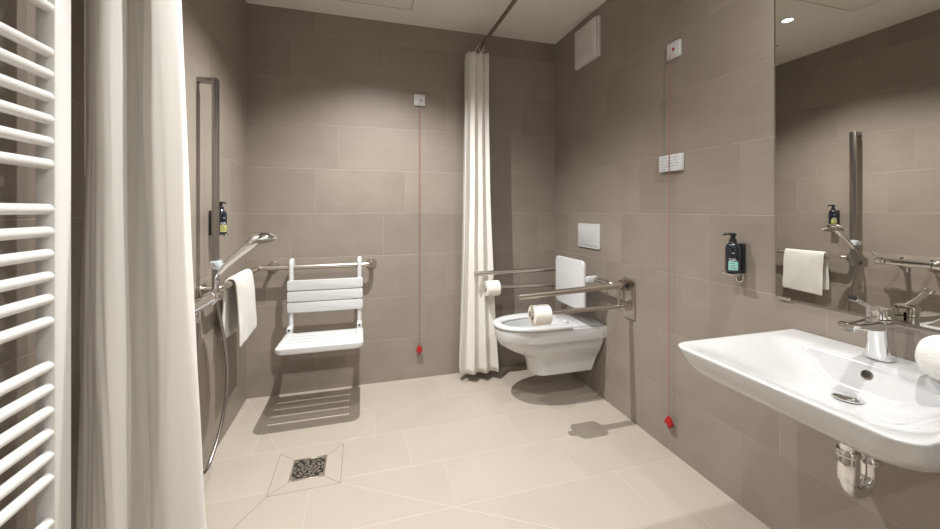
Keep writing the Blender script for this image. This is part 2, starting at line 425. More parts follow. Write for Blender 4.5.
# ------------------------------------------------------------------ shower riser rail, slider, hand shower, hose, mixer
BX, BY = -0.645, 2.0
t = thing('shower_riser_rail', 'tall flat chrome shower rail on the left wall, above the grab rail', 'shower rail', (BX, BY, 0.80))
link('bar', box(B(), BX-0.010, BX+0.010, BY-0.020, BY+0.020, 0.80, 1.832, 0.002), 'grey_steel', t)
link('wall_arm', box(B(), XL+0.0005, BX-0.009, BY-0.015, BY+0.015, 1.808, 1.832, 0.002), 'grey_steel', t)
link('wall_arm', box(B(), XL+0.0005, BX-0.009, BY-0.015, BY+0.015, 0.805, 0.832, 0.002), 'bronze', t)
s_ = link('slider', box(B(), BX-0.016, BX+0.022, BY-0.03, BY+0.026, 0.955, 0.995, 0.005), 'clear', t)
link('clamp_knob', lathe(B(), [(0.012, 0), (0.014, 0.004), (0.014, 0.016), (0.011, 0.02)], (BX, BY-0.03, 0.975), (0, -1, 0)), 'chrome', s_)

hb, hh = Vector((-0.612, 2.0, 0.968)), Vector((-0.460, 2.02, 1.085))
t = thing('hand_shower', 'chrome hand shower with a round flat head, clipped on the shower rail', 'hand shower', hb)
dirv = (hh-hb).normalized()
pth = smooth_path([hb-dirv*0.03+Vector((0, 0, -0.012)), hb, hb+dirv*0.06+Vector((0, 0, 0.006)), hb+dirv*0.12+Vector((0, 0, 0.01)), hh+Vector((-0.02, 0, 0.002))], 8)
link('handle', tube(B(), pth, [0.0135+0.006*(i/len(pth)) for i in range(len(pth))], 16), 'chrome', t)
na = Vector((0.22, -0.16, -0.95)).normalized()
hd = link('spray_head', lathe(B(), [(0.015, -0.034), (0.036, -0.030), (0.054, -0.020), (0.066, -0.006), (0.070, 0.002), (0.070, 0.007), (0.062, 0.010)], hh, na, 40), 'chrome', t)
bm = B()
lathe(bm, [(0.059, 0.0095), (0.056, 0.0125), (0.02, 0.0130)], hh, na, 40)
am = axis_mat(hh, na)
for rad, cnt in ((0.018, 8), (0.032, 14), (0.046, 20)):
    for k in range(cnt):
        q = 2*PI*k/cnt; lathe(bm, [(0.002, 0.0125), (0.0014, 0.0155)], am @ Vector((rad*math.cos(q), rad*math.sin(q), 0)), na, 8)
link('spray_plate', bm, simple('grey_spray_plate', (0.34, 0.31, 0.27), 0.35), hd)

t = thing('shower_hose', 'thin chrome shower hose hanging in a loop down the left wall', 'shower hose', (-0.61, 1.9, 0.12))
hp = smooth_path([hb-dirv*0.028+Vector((0, 0, -0.013)), (-0.640, 1.975, 0.90), (-0.626, 1.965, 0.80), (-0.610, 1.985, 0.66), (-0.598, 2.0, 0.50), (-0.600, 1.985, 0.36), (-0.606, 1.94, 0.255), (-0.612, 1.875, 0.185), (-0.615, 1.80, 0.155), (-0.615, 1.735, 0.19), (-0.61, 1.69, 0.33), (-0.602, 1.672, 0.6), (-0.60, 1.67, 0.826)], 12)
link('hose', tube(B(), hp, 0.0072, 12), 'grey_steel', t)
link('hose_nut', tube(B(), [(-0.60, 1.67, 0.80), (-0.60, 1.67, 0.836)], 0.011, 8), 'chrome', t)

MX, MZ = -0.60, 0.862
t = thing('shower_mixer', 'chrome bar shower mixer on the left wall, half hidden by the large curtain', 'mixer tap', (MX, 1.67, MZ-0.03))
link('body', lathe(B(), [(0.018, 0), (0.024, 0.004), (0.024, 0.226), (0.018, 0.23)], (MX, 1.555, MZ), (0, 1, 0)), 'chrome', t)
for y0, ax in ((1.787, (0, 1, 0)), (1.553, (0, -1, 0))):
    link('control_knob', lathe(B(), [(0.021, 0), (0.027, 0.003), (0.027, 0.050), (0.022, 0.056), (0.008, 0.058)], (MX, y0, MZ), ax), 'chrome', t)
link('lever', tube(B(), smooth_path([(MX, 1.84, MZ+0.012), (MX+0.006, 1.846, MZ+0.035), (MX+0.004, 1.866, MZ+0.058)], 6), 0.0065, 10), 'chrome', t)
for yy in (1.745, 1.595):
    link('rosette', lathe(B(), [(0.034, 0.0005), (0.034, 0.012), (0.022, 0.022), (0.014, 0.03), (0.014, 0.105)], (XL, yy, MZ-0.004), (1, 0, 0)), 'chrome', t)
link('outlet', lathe(B(), [(0.012, 0), (0.012, 0.012)], (MX, 1.67, MZ-0.03), (0, 0, 1)), 'chrome', t)

# ------------------------------------------------------------------ towels
def draped_towel(name, label, x, y0, y1, zt, zf, zb, cat='towel'):
    """folded towel hung over the rail: cross-section loop (x, z) swept along y"""
    def sect(f, yy):
        w = 0.004*noise.noise(Vector((yy*9, 1.3, 0))); r = 0.0165; th = 0.011
        outer, inner = [], []
        skew = (yy-(y0+y1)/2)*0.06
        zz = [zf+skew, zf+0.10, zf+0.2]
        pts = [(x+r+0.022+w, zf+skew), (x+r+0.018, zf+0.12), (x+r+0.008+w, zt-0.06), (x+r+0.002, zt-0.018)]
        arc = [(x+r*math.cos(a), zt-0.014+r*math.sin(a)) for a in [PI*k/10 for k in range(1, 10)]]
        bk = [(x-r-0.002, zt-0.02), (x-r-0.006, zt-0.10), (x-r-0.012-w, zb+0.08-skew), (x-r-0.014, zb-skew)]
        return pts+arc+bk
    n = 26; rows = []
    for j in range(n+1):
        f = j/n; yy = y0+(y1-y0)*f; rows.append((yy, sect(f, yy)))
    bm = B(); vs = []
    for yy, s in rows:
        P = smooth_path([(a, 0, b) for a, b in s], 5)
        vs.append([bm.verts.new((p.x+noise.noise(Vector((yy*14, p.z*10, p.x*30)))*0.004, yy+noise.noise(Vector((p.z*7, yy*3, 2)))*0.006, p.z+noise.noise(Vector((yy*20, p.z*5, 5)))*0.002)) for p in P])
    for a, b in zip(vs, vs[1:]):
        for i in range(len(a)-1): bm.faces.new((a[i], a[i+1], b[i+1], b[i]))
    o = link(name, bm, 'towel', angle=180)
    tag(o, label, cat)
    md = o.modifiers.new('thickness', 'SOLIDIFY'); md.thickness = 0.012; md.offset = 1
    ms = o.modifiers.new('sub', 'SUBSURF'); ms.levels = 1; ms.render_levels = 2
    return o
draped_towel('hand_towel', 'white towel draped over the grab rail on the left wall', GX+0.002, 2.175, 2.475, GZ+0.0165, 0.535, 0.56)

# ------------------------------------------------------------------ shower seat hung on the back rail
SX0, SX1 = -0.456, 0.012
t = thing('shower_seat', 'white slatted folding shower seat hung on the back wall grab rail', 'shower seat', ((SX0+SX1)/2, 2.45, 0.43))
for px in (-0.432, -0.012):
    p = fillet([(px, GY+0.024, GZ-0.02), (px, GY+0.024, GZ+0.045), (px, GY-0.040, GZ+0.045), (px, GY-0.042, 0.70), (px, GY-0.052, 0.470)], 0.026, 8)
    link('upright', tube(B(), p, 0.0145, 14), 'plastic', t)
for k in range(3):
    z0 = 0.778-0.0705*k
    o2 = rrect((SX1-SX0)/2-0.002, 0.0325, 0.012)
    bm = B(); slab(bm, o2, lambda a, b, d: ((SX0+SX1)/2+a, 2.643-d, z0-0.0325+b), 0.020, 0.006)
    link('backrest_slat', bm, 'plastic', t)
for px in (-0.432, -0.012):
    hg = link('hinge', box(B(), px-0.016, px+0.016, 2.575, 2.66, 0.437, 0.493, 0.008), 'plastic', t)
    link('hinge_pin', lathe(B(), [(0.007, 0), (0.007, 0.003)], (px, 2.5755, 0.478), (0, -1, 0), 14), 'dark', hg)
# seat: five slats joined at the sides, rounded front corners, sloping slightly up to the front
def seat_pt(x, y, z): return (x, y, z+(2.60-y)*0.055)
ys = [2.245, 2.32, 2.39, 2.46, 2.53, 2.605]
fr = B()
outer = []
def sl(bm, x0, x1, y0, y1, z0, z1, bev):
    tt = bmesh.new(); box(tt, x0, x1, y0, y1, z0, z1, bev, 3)
    for v in tt.verts: v.co = Vector(seat_pt(*v.co))
    merge(bm, tt)
for i, (a, b) in enumerate(zip(ys, ys[1:])):
    if i == 0:
        bm = B(); hw = (SX1-SX0)/2; cx = (SX0+SX1)/2
        out = [(hw, 0.066), (-hw, 0.066)]
        for ccx, a0 in ((-hw+0.045, PI), (hw-0.045, 1.5*PI)):
            for k in range(9):
                q = a0+PI/2*k/8; out.append((ccx+0.045*math.cos(q), 0.045+0.045*math.sin(q)))
        slab(bm, out, lambda u, v, d: seat_pt(cx+u, a+v, 0.455-d), 0.032, 0.009)
    else:
        bm = B(); sl(bm, SX0+0.045, SX1-0.045, a+0.005, b-0.005, 0.429, 0.452, 0.005)
    link('seat_slat', bm, 'plastic', t)
for x0, x1 in ((SX0, SX0+0.05), (SX1-0.05, SX1)):
    bm = B(); sl(bm, x0, x1, 2.290, 2.612, 0.423, 0.455, 0.010); link('seat_side_rail', bm, 'plastic', t)

# ------------------------------------------------------------------ floor drain
DX0, DX1, DY0, DY1 = -0.316, -0.163, 1.866, 2.021
t = thing('floor_drain', 'square steel floor drain grate in the shower floor', 'floor drain', ((DX0+DX1)/2, (DY0+DY1)/2, 0))
bm = B(); w = 0.009
for a in ((DX0, DX0+w, DY0, DY1), (DX1-w, DX1, DY0, DY1), (DX0+w, DX1-w, DY0, DY0+w), (DX0+w, DX1-w, DY1-w, DY1)): box(bm, *a, 0.0, 0.004, 0.0008, 1)
link('frame', bm, 'floor_metal', t)
link('well', box(B(), DX0+w, DX1-w, DY0+w, DY1-w, -0.0005, 0.0006), 'dark', t)
bm = B(); cx, cy = (DX0+DX1)/2, (DY0+DY1)/2; hw = (DX1-DX0)/2-w
for rad, cnt in ((0.012, 3), (0.030, 6), (0.046, 9), (0.062, 12)):
    for k in range(cnt):
        a0 = 2*PI*k/cnt+rad*20; a1 = a0+2*PI/cnt*0.62
        P = [(cx+rad*math.cos(a0+(a1-a0)*j/6), cy+rad*math.sin(a0+(a1-a0)*j/6), 0.0028) for j in range(7)]
        tube(bm, P, 1.0, sect=[(0.0010, 0.0042), (0.0010, -0.0042), (-0.0020, -0.0042), (-0.0020, 0.0042)])
for sx in (-1, 1):
    for sy in (-1, 1):
        box(bm, min(cx+sx*hw, cx+sx*(hw-0.016)), max(cx+sx*hw, cx+sx*(hw-0.016)), min(cy+sy*hw, cy+sy*(hw-0.016)), max(cy+sy*hw, cy+sy*(hw-0.016)), 0.0006, 0.0036)
for q in range(8):
    a = q*PI/4+0.2; box(bm, 0.006, 0.068, -0.002, 0.002, 0.0006, 0.0030, mat=Matrix.Translation((cx, cy, 0)) @ Matrix.Rotation(a, 4, 'Z'))
link('grate', bm, 'floor_metal', t)

# ------------------------------------------------------------------ soap dispensers
def dispenser(label, wall, y, zb, lbl, side):
    """wall: +1 on the right wall, -1 on the left wall"""
    s = -wall; X0 = XR if wall > 0 else XL
    cx = X0+s*0.046; r = 0.0275
    t = thing('soap_dispenser', label, 'soap dispenser', (cx, y, zb), 'wall-mounted soap dispensers')
    bt = link('bottle', lathe(B(), [(0.020, 0), (r-0.002, 0.001), (r, 0.005), (r, 0.095), (r-0.002, 0.108), (r-0.010, 0.119), (0.013, 0.124), (0.012, 0.130)], (cx, y, zb), n=36), 'navy', t)
    # printed label wrapped on the front of the bottle; faces the middle of the room
    f0 = math.atan2(side, s)
    def wrap(a0, a1, z0, z1, off=0.0006):
        bm = B(); n = 10; rows = []
        for z in (z0, z1): rows.append([(cx+(r+off)*math.cos(f0+a0+(a1-a0)*k/n), y+(r+off)*math.sin(f0+a0+(a1-a0)*k/n), zb+z) for k in range(n+1)])
        ring_loft(bm, rows, False, False, closed=False); return bm
    link('label', wrap(-0.62, 0.62, 0.012, 0.047), lbl, bt)
    for (a0, a1, z) in ((-0.55, -0.3, 0.056), (-0.2, 0.25, 0.056), (-0.5, 0.4, 0.0505), (-0.15, 0.15, 0.08)):
        link('printed_mark', wrap(a0, a1, z, z+0.0022, 0.0008), 'pale', bt)
    bm = B()
    for k in range(3): merge(bm, wrap(-0.5, 0.4-0.15*k, 0.020+k*0.009, 0.0215+k*0.009, 0.0012))
    link('label_lines', bm, 'navy', bt)
    pm = B()
    lathe(pm, [(0.0135, 0.124), (0.0135, 0.136), (0.009, 0.139), (0.009, 0.150), (0.012, 0.152), (0.012, 0.160), (0.008, 0.162)], (cx, y, zb), n=24)
    dx, dy = math.cos(f0)*0.35, math.sin(f0)
    nn = Vector((s*0.35, 0.94, 0)).normalized() if side >= 0 else Vector((s*0.35, 0.94, 0)).normalized()
    tube(pm, [Vector((cx, y, zb+0.157)), Vector((cx, y, zb+0.157))+nn*0.022, Vector((cx, y, zb+0.152))+nn*0.036], [0.0055, 0.005, 0.0035], 10)
    link('pump', pm, 'black', t)
    hl = B(); xw = X0+s*0.0005
    box(hl, min(xw, X0+s*0.020), max(xw, X0+s*0.020), y-0.020, y+0.016, zb-0.004, zb+0.118, 0.004)
    link('holder', hl, 'black', t)
    cr = B()
    box(cr, min(X0+s*0.018, cx+s*0.030), max(X0+s*0.018, cx+s*0.030), y-0.026, y+0.026, zb-0.009, zb-0.001, 0.003)
    tube(cr, fillet([(X0+s*0.010, y-0.014, zb-0.004), (X0+s*0.010, y-0.014, zb-0.040), (X0+s*0.010, y+0.014, zb-0.040), (X0+s*0.010, y+0.014, zb-0.004)], 0.012), 0.003, 8)
    link('bracket', cr, 'chrome', t)
    return t
dispenser('black pump soap bottle with a mint label on the right wall beside the mirror', 1, 1.200, 0.972, 'mint', -0.9)
dispenser('black pump soap bottle with a lime label on the left wall behind the shower rail', -1, 2.145, 1.108, 'lime', -0.9)

# ------------------------------------------------------------------ emergency pull cords
def pull_cord(label, pos, wall, zh, ind):
    """wall 'back' or 'right'; pos = position along the wall of the cord"""
    z = 2.03
    if wall == 'back': P = lambda a, d, zz: (pos+a, YB-d, zz)
    else: P = lambda a, d, zz: (XR-d, pos-a, zz)
    nrm = (0, -1, 0) if wall == 'back' else (-1, 0, 0)
    t = thing('emergency_pull_cord', label, 'emergency cord', P(0, 0.02, zh), 'red emergency pull cords')
    bm = B(); slab(bm, rrect(0.041, 0.041, 0.006), lambda a, b, d: P((0.004 if wall == 'back' else 0.014)+a, d+0.0005, z+b), 0.012, 0.003)
    pl = link('switch_plate', bm, 'plastic', t)
    link('indicator', lathe(B(), [(0.008, 0), (0.008, 0.002), (0.006, 0.003)], P(ind[0], 0.0122, z+ind[1]), nrm, 20), 'red' if wall == 'right' else 'ink', pl)
    link('cord', tube(B(), [P(0, 0.0125, z-0.02), P(0, 0.022, z-0.035), P(0, 0.024, 1.2), P(0, 0.024, zh+0.03)], 0.0016, 8), 'cord', t)
    bm = B()
    ring_loft(bm, [[P(a*k, 0.024+b*k*0.45, zh+zz) for a, b in rrect(1, 1, 0.25, 3)] for k, zz in ((0.004, 0.040), (0.012, 0.030), (0.0235, 0.002), (0.023, -0.002), (0.009, -0.003), (0.009, -0.020), (0.005, -0.024))])
    link('pull_handle', bm, 'red', t)
    return t
pull_cord('red emergency pull cord on the back wall between shower seat and curtain', 0.405, 'back', 0.205, (0.012, -0.004))
pull_cord('red emergency pull cord on the right wall between toilet and washbasin', 1.560, 'right', 0.150, (0.016, 0.004))

# ------------------------------------------------------------------ small notice on the right wall
t = thing('wall_notice', 'small white notice block with grey lines of print behind the right wall cord', 'sign', (XR, 1.565, 1.42))
link('board', box(B(), XR-0.020, XR-0.0005, 1.490, 1.632, 1.424, 1.506, 0.0015), 'plastic', t)
for r_, ws in enumerate(((0.02, 0.06, 0.09, 0.13), (0.015, 0.05, 0.085, 0.12, 0.135), (0.02, 0.045, 0.1, 0.13), (0.015, 0.03, 0.07, 0.11, 0.125), (0.02, 0.05))):
    z = 1.492-r_*0.0145; bm = B()
    for a, b in zip(ws, ws[1:]):
        n = int((b-a-0.004)/0.0035)
        for k in range(n):
            h = 0.0028+0.0025*random.random(); y = 1.629-a-0.0035*k
            box(bm, XR-0.0204, XR-0.0199, y-0.0024, y, z-h/2, z+h/2)
    link('print_line', bm, 'ink', t, smooth=False)

# ------------------------------------------------------------------ ventilation cover and flush plate
t = thing('fan_cover', 'square white ventilation fan cover high on the right wall', 'fan cover', (XR, 2.31, 2.25))
bm = B(); slab(bm, rrect(0.143, 0.133, 0.008), lambda a, b, d: (XR-0.0005-d, 2.30+a, 2.378+b), 0.016, 0.003); link('frame', bm, 'panel', t)
bm = B()
ring_loft(bm, [[(XR-0.0165-d-(0.014*(1-(a/0.14)**2) if d > 0.004 else 0), 2.304+a*k, 2.378+b*k) for a, b in rrect(0.131, 0.131, 0.008, 10)] for k, d in ((0.96, 0.0), (1.0, 0.003), (1.0, 0.009), (0.97, 0.012), (0.5, 0.0125))])
link('front_panel', bm, 'panel', t)
t = thing('flush_plate', 'white flush plate on the right wall above the toilet', 'flush plate', (XR, 2.29, 0.96))
bm = B(); slab(bm, rrect(0.128, 0.084, 0.008), lambda a, b, d: (XR-0.0005-d, 2.29+a, 1.050+b), 0.011, 0.003); fp = link('plate', bm, 'plastic', t)
bm = B(); slab(bm, rrect(0.108, 0.060, 0.005), lambda a, b, d: (XR-0.0110-d, 2.29+a, 1.046+b), 0.004, 0.0015); link('flush_button', bm, 'plastic', t)

# ------------------------------------------------------------------ toilet
TY = 2.275
def t_out(tip, hw, rear, fl, n=40):
    """D outline: half ellipse of length fl at the tip, straight sides back to `rear` (distances from the wall)"""
    fl = min(fl, tip-rear-0.01); out = []
    for k in range(n+1):
        a = -PI/2+PI*k/n; ca, sa = math.cos(a), math.sin(a)
        out.append((tip-fl+fl*abs(ca)**0.92, hw*(abs(sa)**0.92)*(1 if sa > 0 else -1)))
    m = 10
    for k in range(1, m+1): out.append((tip-fl+(rear-(tip-fl))*k/m, hw))
    for k in range(1, 8): out.append((rear, hw-2*hw*k/8))
    for k in range(m): out.append((rear+((tip-fl)-rear)*k/m, -hw))
    return out
def t3(o, z): return [(XR-u, TY+v, z) for u, v in o]
t = thing('toilet', 'white wall-hung toilet with an open seat on the right wall', 'toilet', (XR-0.35, TY, 0.172))
rings = [t3(t_out(tp, hw, rr, fl), z) for z, tp, hw, rr, fl in (
    (0.172, 0.452, 0.088, 0.070, 0.07), (0.178, 0.463, 0.098, 0.060, 0.08), (0.240, 0.474, 0.106, 0.040, 0.09), (0.284, 0.490, 0.114, 0.025, 0.11), (0.300, 0.525, 0.124, 0.020, 0.18),
    (0.330, 0.595, 0.136, 0.015, 0.26), (0.368, 0.655, 0.148, 0.010, 0.29), (0.402, 0.680, 0.154, 0.006, 0.30), (0.408, 0.686, 0.175, 0.001, 0.30),
    (0.430, 0.693, 0.178, 0.001, 0.30), (0.470, 0.697, 0.179, 0.001, 0.30), (0.480, 0.694, 0.177, 0.001, 0.30), (0.484, 0.688, 0.172, 0.003, 0.30))]
ins = [t3(t_out(tp, hw, rr, fl), z) for z, tp, hw, rr, fl in (
    (0.484, 0.640, 0.118, 0.350, 0.22), (0.478, 0.634, 0.112, 0.356, 0.22), (0.44, 0.620, 0.108, 0.365, 0.2), (0.38, 0.585, 0.092, 0.385, 0.15), (0.33, 0.54, 0.066, 0.41, 0.1), (0.30, 0.50, 0.04, 0.43, 0.05))]
bm = B(); ring_loft(bm, rings+ins, True, True); link('bowl', bm, 'ceramic', t, angle=35)
bm = B(); ring_loft(bm, [t3(t_out(0.555, 0.076, 0.40, 0.1), 0.345), t3(t_out(0.555, 0.076, 0.40, 0.1), 0.346)]); link('water', bm, 'water', t)
so = [(0.698, 0.180, 0.250, 0.30, 0.4855), (0.702, 0.184, 0.248, 0.30, 0.490), (0.702, 0.184, 0.248, 0.30, 0.499), (0.697, 0.179, 0.252, 0.30, 0.505), (0.690, 0.172, 0.26, 0.29, 0.507)]
si = [(0.655, 0.126, 0.335, 0.24, 0.505), (0.645, 0.116, 0.345, 0.23, 0.500), (0.642, 0.112, 0.348, 0.23, 0.492), (0.645, 0.116, 0.345, 0.23, 0.4855)]
R_ = [t3(t_out(a, b, c, f), z) for a, b, c, f, z in so+si]
bm = B(); ring_loft(bm, R_+[R_[0]], False, False); link('seat', bm, 'plastic', t, angle=50)
for sgn in (-1, 1):
    link('seat_hinge', tube(B(), [(XR-0.235, TY+sgn*0.075-0.02, 0.497), (XR-0.235, TY+sgn*0.075+0.02, 0.497)], 0.0125, 16), 'plastic', t)
bm = B(); box(bm, XR-0.222, XR-0.004, TY-0.150, TY+0.150, 0.483, 0.4885, 0.002); link('rear_cover', bm, 'ceramic', t)
for sgn in (-1, 1):
    bm = B()
    pts = [(0.07, 0.385), (0.355, 0.385), (0.325, 0.285), (0.20, 0.285), (0.095, 0.285)]
    lathe(bm, [(0.010, 0), (0.010, 0.003), (0.007, 0.004)], (XR-0.09, TY+sgn*0.128, 0.33), (0, sgn, 0), 18); link('fixing_cap', bm, 'plastic', t)

# ------------------------------------------------------------------ fold-down rails at the toilet
def fold_rail(y, label, xe, xr, zt, zl):
    """xe = free end of the upper bar, xr = free end of the roll spindle"""
    t = thing('fold_down_grab_rail', label, 'grab rail', (XR-0.04, y, 0.60), 'fold-down rails at the toilet')
    bm = B(); slab(bm, rrect(0.050, 0.117, 0.006), lambda a, b, d: (XR-0.0005-d, y+a, 0.711+b), 0.009, 0.002); link('wall_plate', bm, 'steel', t)
    link('hinge_block', box(B(), XR-0.060, XR-0.008, y-0.024, y+0.024, 0.760, 0.818, 0.006), 'bronze', t)
    link('hinge_block', box(B(), XR-0.050, XR-0.008, y-0.020, y+0.020, 0.640, 0.690, 0.006), 'steel', t)
    link('hinge_pin', lathe(B(), [(0.012, 0), (0.014, 0.003), (0.014, 0.068), (0.012, 0.071)], (XR-0.042, y-0.035, 0.793), (0, 1, 0), 18), 'dark', t)
    link('upper_bar', tube(B(), [(XR-0.05, y, 0.790), (xe, y, zt)], 0.0165, 18), 'steel', t)
    link('lower_bar', tube(B(), [(XR-0.045, y, 0.667), (xr+0.102, y, zl)], 0.0125, 16), 'steel', t)
    link('strut', tube(B(), [(XR-0.075, y, 0.789), (XR-0.075, y, 0.667)], 0.009, 12), 'steel', t)
    link('roll_spindle', tube(B(), [(xr+0.105, y, zl), (xr, y, zl)], 0.012, 14), 'chrome', t)
    link('spindle_cap', lathe(B(), [(0.010, 0), (0.019, 0.002), (0.019, 0.007), (0.012, 0.011)], (xr+0.002, y, zl), (-1, 0, 0), 20), 'chrome', t)
    return t
NY, FY = 1.880, 2.545
fold_rail(NY, 'steel fold-down grab rail on the near side of the toilet', 0.806, 0.882, 0.763, 0.663)
fold_rail(FY, 'steel fold-down grab rail on the far side of the toilet, by the curtain', 0.762, 0.838, 0.781, 0.680)
def paper_roll(x, y, z, label):
    t = thing('toilet_roll', label, 'toilet paper', (x+0.05, y, z-0.052), 'toilet rolls on the rails')
    bm = B(); ri, ro = 0.021, 0.054; prof = [(ri, 0), (ro-0.003, 0), (ro, 0.003), (ro, 0.095), (ro-0.003, 0.098), (ri, 0.098), (ri, 0)]
    lathe(bm, prof, (x, y, z), (1, 0, 0), 40, False, False); link('paper', bm, 'paper', t)
    bm = B(); lathe(bm, [(0.0205, 0.0005), (0.0205, 0.0975), (0.0185, 0.0975), (0.0185, 0.0005), (0.0205, 0.0005)], (x, y, z), (1, 0, 0), 30, False, False)
    link('cardboard_core', bm, 'cardboard', t)
    return t
M['cardboard'] = simple('cardboard', (0.42, 0.34, 0.24), 0.9)
paper_roll(0.888, NY, 0.656, 'toilet roll on the near fold-down rail, above the toilet seat')
paper_roll(0.844, FY, 0.673, 'toilet roll on the far fold-down rail, against the narrow curtain')

# ------------------------------------------------------------------ padded backrest behind the toilet
t = thing('toilet_backrest', 'white rounded backrest panel standing behind the toilet seat', 'backrest', (1.37, 2.26, 0.59))
bm = B(); slab(bm, rrect(0.178, 0.160, 0.035, 8), lambda a, b, d: (1.335+d, 2.262+a, 0.746+b), 0.022, 0.008); link('panel', bm, 'plastic', t)
link('cross_bar', tube(B(), [(1.418, NY+0.055, 0.792), (1.418, FY-0.055, 0.792)], 0.0145, 16), 'steel', t)
for yy in (2.09, 2.42): link('clamp', box(B(), 1.355, 1.438, yy-0.016, yy+0.016, 0.772, 0.812, 0.008), 'plastic', t)
for yy, sg in ((NY+0.055, -1), (FY-0.055, 1)):
    link('wall_arm', tube(B(), fillet([(1.418, yy+0.001*sg, 0.792), (1.418, yy+0.012*sg, 0.792), (XR-0.0005, yy+0.012*sg, 0.792)], 0.012), 0.0135, 14), 'steel', t)

# ------------------------------------------------------------------ mirror
MY0, MY1, MZ0, MZ1 = 0.36, 1.060, 0.902, 2.16
t = thing('wall_mirror', 'large frameless rectangular mirror on the right wall above the washbasin', 'mirror', (XR, (MY0+MY1)/2, MZ0))
link('backing', box(B(), XR-0.004, XR-0.0003, MY0+0.001, MY1-0.001, MZ0+0.001, MZ1-0.001), 'plastic', t)
link('glass', box(B(), XR-0.009, XR-0.004, MY0, MY1, MZ0, MZ1, 0.0006, 1), 'mirror', t)
for yy in (MY1-0.03, MY0+0.03):
    link('clip', box(B(), XR-0.0115, XR-0.0003, yy-0.022, yy+0.022, MZ0-0.006, MZ0+0.004, 0.001), 'chrome', t)

# ------------------------------------------------------------------ washbasin
WY, WZ = 0.73, 0.7967
def b_out(x0, x1, hw, rf, rb, z, n=10):
    """plan outline: front at x0, back at x1, half width hw, front/back corner radii"""
    out = []
    hl = hw*0.93
    for cx, cy, r, a0 in ((x1-rb, WY+hl-rb, rb, 0), (x0+rf, WY+hl-rf, rf, PI/2), (x0+rf, WY-hw+rf, rf, PI), (x1-rb, WY-hw+rb, rb, 1.5*PI)):
        for k in range(n+1):
            a = a0+PI/2*k/n; out.append((cx+r*math.cos(a), cy+r*math.sin(a), z))
        # side subdivision keeps the lofts even
    return out
XW = XR-0.0006
lv = [(1.190, XW, 0.186, 0.09, 0.03, 0.672), (1.145, XW, 0.212, 0.09, 0.03, 0.675), (1.095, XW, 0.237, 0.09, 0.03, 0.684), (1.045, XW, 0.259, 0.085, 0.02, 0.699),
      (1.010, XW, 0.274, 0.08, 0.015, 0.717), (0.986, XW, 0.284, 0.07, 0.012, 0.740), (0.974, XW, 0.290, 0.06, 0.010, 0.767), (0.967, XW, 0.293, 0.052, 0.008, 0.786), (0.965, XW, 0.294, 0.05, 0.006, 0.793), (0.9675, XW-0.002, 0.2925, 0.05, 0.006, 0.796), (0.972, XW-0.004, 0.290, 0.05, 0.006, 0.797),
      (0.985, 1.500, 0.282, 0.05, 0.012, 0.7965), (0.998, 1.415, 0.273, 0.07, 0.05, 0.7945), (1.010, 1.404, 0.262, 0.08, 0.06, 0.790), (1.030, 1.397, 0.243, 0.09, 0.07, 0.782), (1.065, 1.388, 0.205, 0.10, 0.08, 0.762),
      (1.105, 1.379, 0.172, 0.10, 0.08, 0.738), (1.150, 1.369, 0.140, 0.09, 0.07, 0.716), (1.195, 1.358, 0.105, 0.075, 0.06, 0.704), (1.245, 1.345, 0.060, 0.045, 0.045, 0.6985), (1.285, 1.330, 0.022, 0.02, 0.02, 0.6975)]
t = thing('washbasin', 'white ceramic wall-hung washbasin on the right wall under the mirror', 'washbasin', (1.3, WY, 0.64))
bm = B(); ring_loft(bm, [b_out(*a) for a in lv]); bs = link('basin', bm, 'ceramic', t, angle=60)
md = bs.modifiers.new('sub', 'SUBSURF'); md.levels = 1; md.render_levels = 2
link('drain_plug', lathe(B(), [(0.030, 0.0005), (0.033, 0.003), (0.033, 0.006), (0.026, 0.010), (0.008, 0.012)], (1.310, WY, 0.6985), n=32), 'chrome', t)
oa = Vector((-0.94, 0, 0.34)).normalized()
ov = link('overflow', lathe(B(), [(0.0135, -0.001), (0.0135, 0.0025), (0.009, 0.0032), (0.0085, 0.0005)], (1.387, WY-0.003, 0.757), oa, 24, True, False), 'bronze', t)
link('overflow_hole', lathe(B(), [(0.0086, 0.0008), (0.0086, 0.0015)], (1.387, WY-0.003, 0.757), oa, 20), 'dark', ov)
# trap
t = thing('siphon_trap', 'chrome U-shaped siphon pipe under the washbasin', 'siphon', (1.33, WY, 0.41))
pp = fillet([(1.312, WY, 0.648), (1.312, WY, 0.432), (1.400, WY, 0.432), (1.400, WY, 0.560), (XR-0.003, WY, 0.560)], 0.042, 12)
link('pipe', tube(B(), pp, 0.0185, 22), 'chrome', t)
link('inlet_sleeve', lathe(B(), [(0.0225, 0.0), (0.024, 0.002), (0.024, 0.075), (0.0225, 0.077)], (1.312, WY, 0.470), n=28), 'chrome', t)
for (px, z) in ((1.312, 0.540), (1.400, 0.505)):
    link('coupling_nut', lathe(B(), [(0.0235, 0), (0.028, 0.003), (0.028, 0.010), (0.0245, 0.016)], (px, WY, z), n=28), 'chrome', t)
link('wall_rosette', lathe(B(), [(0.034, 0.0005), (0.034, 0.004), (0.020, 0.012)], (XR, WY, 0.560), (-1, 0, 0)), 'chrome', t)
